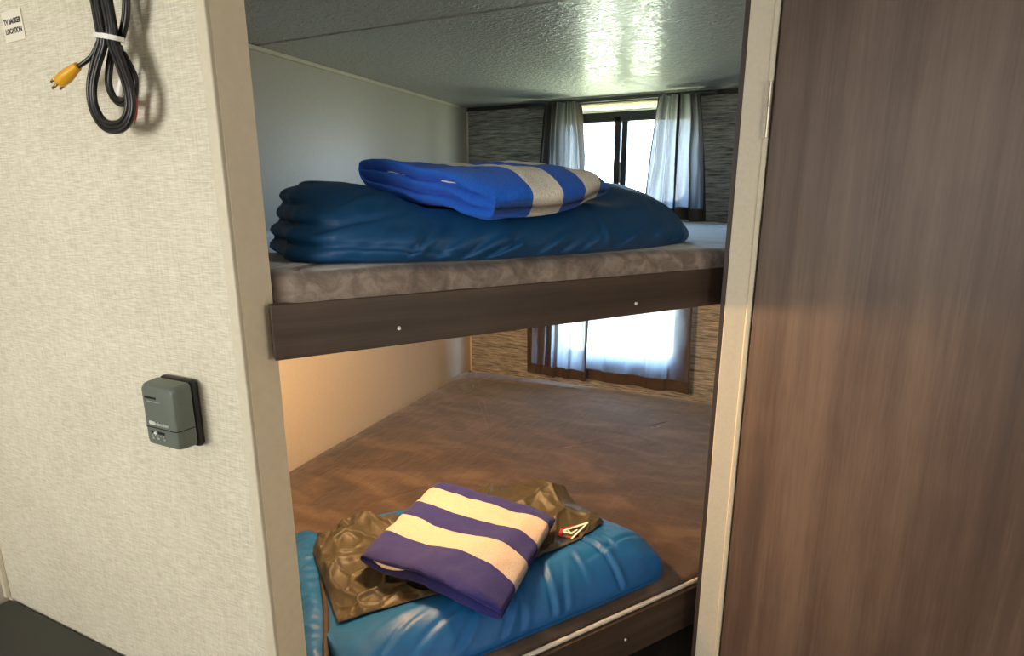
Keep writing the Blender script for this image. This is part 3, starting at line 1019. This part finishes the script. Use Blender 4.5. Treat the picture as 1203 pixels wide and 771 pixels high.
# emblem printed on the lining near the blue roll
def emblem_strip(bm, pts, w):
    P = [Vector(p) for p in pts]
    for a, b in zip(P[:-1], P[1:]):
        t = (b-a).normalized(); n = Vector((-t.y, t.x))*w/2
        q = [a-n-t*w*.3, b-n+t*w*.3, b+n+t*w*.3, a+n-t*w*.3]
        lo, hi = [], []
        for p in q:
            h = lining_h(p.x, p.y, 1.0)+0.0015
            lo.append(bm.verts.new(L2W(p.x, p.y, h))); hi.append(bm.verts.new(L2W(p.x, p.y, h+0.0012)))
        bm.faces.new(lo[::-1]); bm.faces.new(hi)
        for i in range(4): bm.faces.new((lo[i], lo[(i+1) % 4], hi[(i+1) % 4], hi[i]))
bm = bmesh.new()
EA, EB, EC = (0.283, 0.212), (0.352, 0.186), (0.281, 0.160)
emblem_strip(bm, [EA, EB, EC], 0.006)
emblem_strip(bm, [EA, (0.300, 0.186)], 0.006); emblem_strip(bm, [(0.300, 0.207), (0.297, 0.188), (0.318, 0.188)], 0.005)
obj('emblem', bm, M_white, lbag)
bm = bmesh.new()
emblem_strip(bm, [(0.287, 0.218), (0.264, 0.196), (0.284, 0.166), (0.305, 0.172)], 0.007)
emblem_strip(bm, [(0.290, 0.220), (0.322, 0.208)], 0.004)
em = obj('emblem', bm, M_red, lbag); em['label'] = 'red outline of the emblem'

# ------------------------------------------------------------------ towels
def towel(label, base, LA, LB, th, mat, layers, gap_label, blunt=0.0, seed=0.0):
    """folded towel: 'a' runs across the stripes (0 = end that shows the fold layers), 'b' along them"""
    bm = bmesh.new(); lay = bm.verts.layers.float.new('across')
    nb, nr = 70, 22
    cols = []
    def section(fb):
        eb = (1-abs(2*fb-1)**7)**(1/3.0) if 0 < fb < 1 else 0.0      # rounding of the two b ends
        out = []
        # top from a=LA to a=0, then scalloped end, then the bottom back
        na = 60
        for i in range(na+1):
            fa = 1-i/na
            ea = (1-max(0, (fa-0.86)/0.14)**2.5)**0.5 if fa > 0.86 else 1
            out.append((fa*LA, th*(0.5+0.5*ea*eb), 't'))
        for i in range(1, nr*2):
            f = i/(nr*2)                                              # top to bottom
            sc = abs(sin(pi*layers*f))**0.55
            fade = 1-0.75*sstep(0.82, 1.0, fb)
            a = -0.026*sc*fade - 0.004*fade*nz(fb*9, f*4, seed)
            out.append((a, th*(0.5+(0.5-f)*eb), 's'))
        for i in range(na+1):
            fa = i/na
            ea = (1-max(0, (fa-0.86)/0.14)**2.5)**0.5 if fa > 0.86 else 1
            out.append((fa*LA, th*(0.5-0.5*ea*eb), 'b'))
        return out
    for j in range(nb+1):
        fb = 0.5*(1-cos(pi*j/nb))*0.5+0.5*j/nb
        row = []
        for a, c, k in section(fb):
            wob = 0.006*nz(a*12, fb*4, seed+2)+0.003*nz(a*30, fb*10, seed+5)
            p = base(a/LA, fb, c + (wob if k == 't' else 0.4*wob if k == 's' else 0))
            # irregular outline
            v = bm.verts.new(p); v[lay] = max(0.0, min(1.0, a/LA))
            row.append(v)
        cols.append(row)
    m = len(cols[0])
    for r0, r1 in zip(cols[:-1], cols[1:]):
        for i in range(m): bm.faces.new((r0[i], r1[i], r1[(i+1) % m], r0[(i+1) % m]))
    bm.faces.new(cols[0]); bm.faces.new(cols[-1][::-1])
    return bm

# lower towel: flat rectangle lying on the bag
EL_UP = [0.215, 0.43, 0.61, 0.83]
M_towel_lo = towel_mat('indigo_and_cream_terry', srgb(26, 30, 116), srgb(196, 186, 178), [0.20, 0.42, 0.61, 0.84])
M_towel_up = towel_mat('blue_and_cream_terry', srgb(0, 100, 220), srgb(248, 243, 230), [0.21, 0.42, 0.61, 0.81])
c0 = Vector((-0.232, 0.335)); cb = Vector((-0.036, -0.030)); ca = Vector((0.052, 0.560))
def base_lo(fa, fb, c):
    st = c0 + (ca-c0)*fa*1.03 + (cb-c0)*fb
    s, t = st.x, st.y
    # smoothed top of the bag below
    hs = 0
    for ds, dt in ((0, 0), (.05, 0), (-.05, 0), (0, .05), (0, -.05)):
        tt = max(0.05, t+dt)
        hs = max(hs, 0.55*Hlow(s+ds, tt)+0.45*0.085)
    droop = 0.020*sstep(0.82, 1.0, fb)*(1-0.5*fa)
    return L2W(s, t, hs + 0.018 - droop + 0.012*fa*fb + c)
twl = thing('beach_towel', 'folded indigo and cream striped towel on the lower sleeping bag', 'towel', L2W(0, 0.27, 0.1))
bm = towel('', base_lo, 0.36, 0.41, 0.054, None, 2.0, '', seed=1.0)
obj('terry_cloth', bm, M_towel_lo, twl, smooth=True)
bm = bmesh.new()
ptsA = []
for i in range(14):
    f = i/13
    ptsA.append(base_lo(-0.045-0.015*sin(pi*f), 0.10+0.24*f, 0.0275+0.003*nz(i*0.9, 1)))
tube(bm, ptsA, [0.001+0.0055*sin(pi*min(1, .08+i/14))*(0.8+0.4*nz(i*1.3, 4)) for i in range(14)], 8)
o_ = obj('inner_fold', bm, M_cotton, twl, smooth=True); o_['label'] = 'cream inner layer peeping out of the fold'

# upper towel: lies askew over the top and the front slope of the bag
UPU = [(a, h) for a, h in ((-.03, .32), (.03, .50), (.11, .66), (.22, .81), (.34, .925), (.48, .99), (.62, 1.0), (.78, .95), (.92, .85), (1.0, .8))]
def bag_u(s, t):
    tf = interp(s, [-.14, -.10, 0, .144, .341, .527, .65], [.06, .015, -.035, -.068, -.055, -.020, .03])
    tb = interp(s, [-.14, 0, .5, .65], [.36, .38, .38, .36])
    H = interp(s, [-.14, -.06, 0, .1, .35, .5, .58], [.140, .136, .130, .125, .136, .146, .140])
    return H*interp((t-tf)/(tb-tf), [q[0] for q in UPU], [q[1] for q in UPU])
def base_up(fa, fb, c):
    st = BLu + (BRu-BLu)*fa + (FLu-BLu)*fb + (FRu-FLu-BRu+BLu)*fa*fb
    s, t = st.x, st.y - 0.032*sin(pi*max(0, min(1, fa))**0.9)*sstep(0.45, 1.0, fb)
    h = sum(bag_u(s, t+q)+dent_u(s, t+q) for q in (-.03, -.015, 0, .015, .03))/5 + 0.007
    g = (bag_u(s, t+0.03)-bag_u(s, t-0.03))/0.06
    n = Vector((-g, 1)).normalized()
    cc = c*(1-0.35*sstep(0.70, 1.0, fa))
    return QU + D*s - N*(t+n.x*cc) + Vector((0, 0, h+n.y*cc))
twu = thing('beach_towel', 'folded bright blue and cream striped towel on the upper sleeping bag', 'towel', base_up(0.5, 0.5, 0))
bm = towel('', base_up, 0.39, 0.36, 0.070, None, 3.0, '', seed=8.0)
obj('terry_cloth', bm, M_towel_up, twu, smooth=True)
for fa_, fb_, ln in ((-0.02, 0.20, 0.14), (-0.02, 0.62, 0.10)):
    bm = bmesh.new()
    pts = [base_up(fa_, fb_+ln*i/9, 0.0465+0.0015*nz(i*.9, fb_)) for i in range(10)]
    tube(bm, pts, [0.0008+0.0032*sin(pi*min(1, .1+i/10)) for i in range(10)], 8)
    o_ = obj('inner_fold', bm, M_cotton, twu, smooth=True); o_['label'] = 'cream inner layer peeping out of the fold'

# ------------------------------------------------------------------ thermostat
th = thing('thermostat', 'charcoal wall thermostat with slider on the cream partition', 'thermostat', (-0.845, 0.58, 1.06))
bm = bmesh.new(); box(bm, -0.884, -0.806, 0.566, 0.580, 1.058, 1.170)
obj('base_plate', bm, M_black, th, bevel=0.006)
bm = bmesh.new(); box(bm, -0.872, -0.818, 0.556, 0.568, 1.070, 1.160)
obj('core', bm, M_slot, th)
bm = bmesh.new()
# cover: wider at the back, front face inset, rounded corners
def cover(z0, z1, grow=0.0):
    xa, xb = -0.884-grow, -0.803+grow
    rings = []
    for y, ins in ((0.562, 0.0), (0.545, 0.0008), (0.5385, 0.002), (0.5345, 0.0045), (0.5330, 0.0075)):
        pts = rrect(xa+ins, xb-ins, z0+ins*0.7, z1-ins, 0.008, 5) if not grow else [(xb-ins, z1), (xa+ins, z1), (xa+ins, z0), (xb-ins, z0)]
        rings.append([bm.verts.new((x, y-grow, z)) for x, z in pts])
    m = len(rings[0])
    for a, b in zip(rings[:-1], rings[1:]):
        for i in range(m): bm.faces.new((a[i], a[(i+1) % m], b[(i+1) % m], b[i]))
    bm.faces.new(rings[0]); bm.faces.new(rings[-1][::-1])
cover(1.064, 1.169)
cv = obj('cover', bm, M_thermo, th, bevel=0.0)
for p_ in cv.data.polygons: p_.use_smooth = True
md = cv.modifiers.new('es', 'EDGE_SPLIT'); md.split_angle = radians(22)
bm = bmesh.new(); cover(1.0960, 1.0974, 0.0005)
obj('seam', bm, M_slot, th)
bm = bmesh.new(); box(bm, -0.872, -0.846, 0.5318, 0.5345, 1.1445, 1.1480)
obj('vent_slot', bm, M_slot, th, bevel=0.001)
bm = bmesh.new(); box(bm, -0.868, -0.836, 0.5318, 0.5345, 1.0866, 1.0912)
ss = obj('slider_slot', bm, M_slot, th, bevel=0.0015)
bm = bmesh.new(); box(bm, -0.8575, -0.8515, 0.5292, 0.5331, 1.0870, 1.0908)
k_ = obj('slider', bm, M_white, ss, bevel=0.001); k_['label'] = 'white slider knob'
bm = bmesh.new(); c_ = Vector((-0.8105, 0.562, 1.109))
tube(bm, [c_, c_+Vector((0.004, 0, 0))], 0.0025, 12)
obj('side_screw', bm, M_steel, th)
bm = text_bm('Suburban', 0.0088, lambda v: Vector((-0.8405+v.x, 0.5325-v.z, 1.1040+v.y)), 0.0003)
obj('lettering', bm, M_print, th)
bm = bmesh.new()
for x0 in (-0.869, -0.8645, -0.8600):
    box(bm, x0, x0+0.0046, 0.5322, 0.5331, 1.1012, 1.1070)
obj('print_block', bm, M_print, th)
bm = bmesh.new(); box(bm, -0.868, -0.838, 0.5322, 0.5331, 1.1400, 1.1404)
obj('print_line', bm, M_print, th)
bm = bmesh.new()
for i in range(5): box(bm, -0.866+i*0.0065, -0.8645+i*0.0065, 0.5322, 0.5331, 1.0826, 1.0842)
for x, s_ in ((-0.864, '50'), (-0.8525, '70'), (-0.838, '90')):
    t_ = text_bm(s_, 0.0052, lambda v, x=x: Vector((x+v.x, 0.5325-v.z, 1.0785+v.y)), 0.0003)
    me_ = bpy.data.meshes.new('t'); t_.to_mesh(me_); t_.free(); bm.from_mesh(me_); bpy.data.meshes.remove(me_)
obj('scale_marks', bm, M_print, th)

# ------------------------------------------------------------------ paper sticker
st = thing('wall_sticker', 'small white paper sticker with two lines of grey capitals on the partition', 'sticker', (-1.137, 0.58, 1.69))
ca_, sa_ = cos(radians(1.5)), sin(radians(1.5))
def stk(v): return Vector((-1.1365+v.x*ca_-v.y*sa_, 0.5785-v.z, 1.7195+v.x*sa_+v.y*ca_))
bm = bmesh.new(); box(bm, -0.0275, 0.0275, -0.0225, 0.0225, -0.001, 0.0)
for v in bm.verts: v.co = stk(v.co)
obj('paper', bm, M_sticker, st)
for s_, yy in (('TV BACKER', 0.0065), ('LOCATION', -0.0075)):
    bm = text_bm(s_, 0.0105, lambda v, yy=yy: stk(Vector((v.x*0.86, v.y+yy, v.z+0.0002))), 0.0002, 0.00035)
    obj('lettering', bm, M_ink, st)

# ------------------------------------------------------------------ cable hanging on the partition
cb_ = thing('video_cable', 'bundled black video cable with yellow plug hanging on the partition', 'cable', (-0.91, 0.565, 1.56))
YC = 0.545
KC = YC/0.568
def KV(p): return Vector((p[0]*KC, p[1], 1.45+(p[2]-1.45)*KC))
def ribbon(pts, y, r, nstr, spread):
    """flat multi-strand cord following a path in the wall plane"""
    bm = bmesh.new()
    P = catmull([(p[0]*KC, y + (p[2] if len(p) > 2 else 0), 1.45+(p[1]-1.45)*KC) for p in pts], 14)
    for k in range(nstr):
        off = (k-(nstr-1)/2)*spread
        q = []
        for i, p in enumerate(P):
            t = (P[min(i+1, len(P)-1)]-P[max(0, i-1)]).normalized()
            n = Vector((-t.z, 0, t.x))
            q.append(p+n*off+Vector((0, 0.0006*(k % 2), 0)))
        tube(bm, q, r, 10)
    return bm
def px(x, y):                                        # wall-plane point at the cable's distance
    return x, y
# outer loop (two strands flat), lower teardrop
outer = [(-.886, 1.80), (-.876, 1.74), (-.872, 1.69), (-.874, 1.668), (-.862, 1.635), (-.852, 1.60), (-.855, 1.575), (-.872, 1.557), (-.897, 1.552), (-.922, 1.559), (-.938, 1.582), (-.936, 1.61),
         (-.918, 1.640), (-.8955, 1.668), (-.8955, 1.69), (-.898, 1.74), (-.902, 1.80)]
inner = [(-.896, 1.80, .006), (-.892, 1.74, .006), (-.889, 1.69, .006), (-.888, 1.668, .006), (-.876, 1.64, .006), (-.870, 1.615, .006), (-.876, 1.597, .006), (-.893, 1.588, .006), (-.911, 1.596, .006),
         (-.919, 1.615, .006), (-.911, 1.640, .006), (-.896, 1.668, .006), (-.894, 1.69, .006), (-.897, 1.74, .006), (-.901, 1.80, .006)]
bm = ribbon(outer, YC-0.004, 0.0036, 3, 0.0058)
b2 = ribbon(inner, YC+0.004, 0.0034, 2, 0.0056)
me_ = bpy.data.meshes.new('t'); b2.to_mesh(me_); b2.free(); bm.from_mesh(me_); bpy.data.meshes.remove(me_)
b3 = ribbon([(-0.874, 1.672, .004), (-0.856, 1.70, .004), (-0.846, 1.74, .004), (-0.842, 1.80, .004), (-0.850, 1.835, .004), (-0.872, 1.845, .004), (-0.896, 1.83, .004), (-0.900, 1.79, .004)], YC+0.004, 0.0036, 2, 0.006)
me_ = bpy.data.meshes.new('t'); b3.to_mesh(me_); b3.free(); bm.from_mesh(me_); bpy.data.meshes.remove(me_)
for pts_ in ([(-0.905, YC-0.004, 1.668), (-0.920, YC-0.006, 1.652), (-0.936, YC-0.010, 1.642), (-0.950, YC-0.012, 1.637)],
             [(-0.880, YC+0.010, 1.665), (-0.882, YC+0.014, 1.645), (-0.890, YC+0.015, 1.626)],
             [(-0.874, YC+0.010, 1.655), (-0.862, YC+0.014, 1.625), (-0.868, YC+0.016, 1.603), (-0.874, YC+0.016, 1.594)]):
    tube(bm, [KV(p) for p in catmull(pts_, 8)], 0.003, 10)
obj('cord', bm, M_cord, cb_, smooth=True)
# tie
bm = bmesh.new()
ring = []
for k in range(28):
    a = 2*pi*k/28
    ring.append(((-0.8855+0.0235*cos(a))*KC, YC+0.0125*sin(a), 1.45+(1.6735-0.0045*cos(a)-1.45)*KC))
for i in range(28):
    pass
lo = [[bm.verts.new((x+(dx if x > -0.8855*KC else -dx)*1.0, y+(0.0012 if y > YC else -0.0012)*(1 if dx else 0), z+dz)) for (x, y, z) in ring] for dx, dz in ((0, -0.0032), (0.0012, -0.0032), (0.0012, 0.0032), (0, 0.0032))]
for a in range(4):
    r0, r1 = lo[a], lo[(a+1) % 4]
    for i in range(28): bm.faces.new((r0[i], r0[(i+1) % 28], r1[(i+1) % 28], r1[i]))
t_ = obj('cable_tie', bm, M_white, cb_, smooth=False); t_['label'] = 'white cable tie'
def plug(p, d, mat, label, k=1.0):
    p = KV(p); d = Vector(d).normalized()
    bm = bmesh.new()
    prof = []
    for i in range(6):
        prof += [(0.0+i*0.0022, 0.0040+0.0003*i), (0.0014+i*0.0022, 0.0045+0.0003*i)]
    prof += [(0.014, 0.0062), (0.020, 0.0068), (0.0275, 0.0066), (0.0300, 0.0058), (0.0302, 0.0040)]
    tube(bm, [p+d*a*k for a, _ in prof], [r*k*0.86 for _, r in prof], 16)
    o = obj('plug', bm, mat, cb_, smooth=True); o['label'] = label
    bm = bmesh.new()
    tube(bm, [p+d*0.029*k, p+d*0.042*k], [0.0016*k, 0.0012*k], 10)
    n = d.cross(Vector((0, 1, 0))).normalized(); b = d.cross(n)
    for q4 in range(4):
        a = pi/4+q4*pi/2
        q = p+n*0.0042*k*cos(a)+b*0.0042*k*sin(a)
        tube(bm, [q+d*0.029*k, q+d*0.0365*k], 0.0011*k, 8)
    obj('contact', bm, M_brass, o, smooth=True)
plug((-0.946, YC-0.012, 1.639), (-0.90, -0.1, -0.42), M_yellow, 'yellow plug', 1.5)
plug((-0.889, YC+0.015, 1.628), (-0.50, 0.0, -1), M_white, 'white plug', 1.05)
plug((-0.873, YC+0.016, 1.596), (-0.45, 0.0, -1), M_red, 'red plug', 1.05)

# ------------------------------------------------------------------ bench against the partition
bn = thing('bench', 'dark charcoal bench top against the cream partition', 'bench', (-1.25, 0.3, 0))
bm = bmesh.new(); box(bm, XL+0.014, -0.93, 0.02, 0.576, 0.46, 0.527); obj('cushion', bm, M_bench, bn, bevel=0.006)
bm = bmesh.new(); box(bm, XL+0.02, -0.95, 0.05, 0.57, 0.0, 0.46); obj('base', bm, M_board, bn, bevel=0.002)
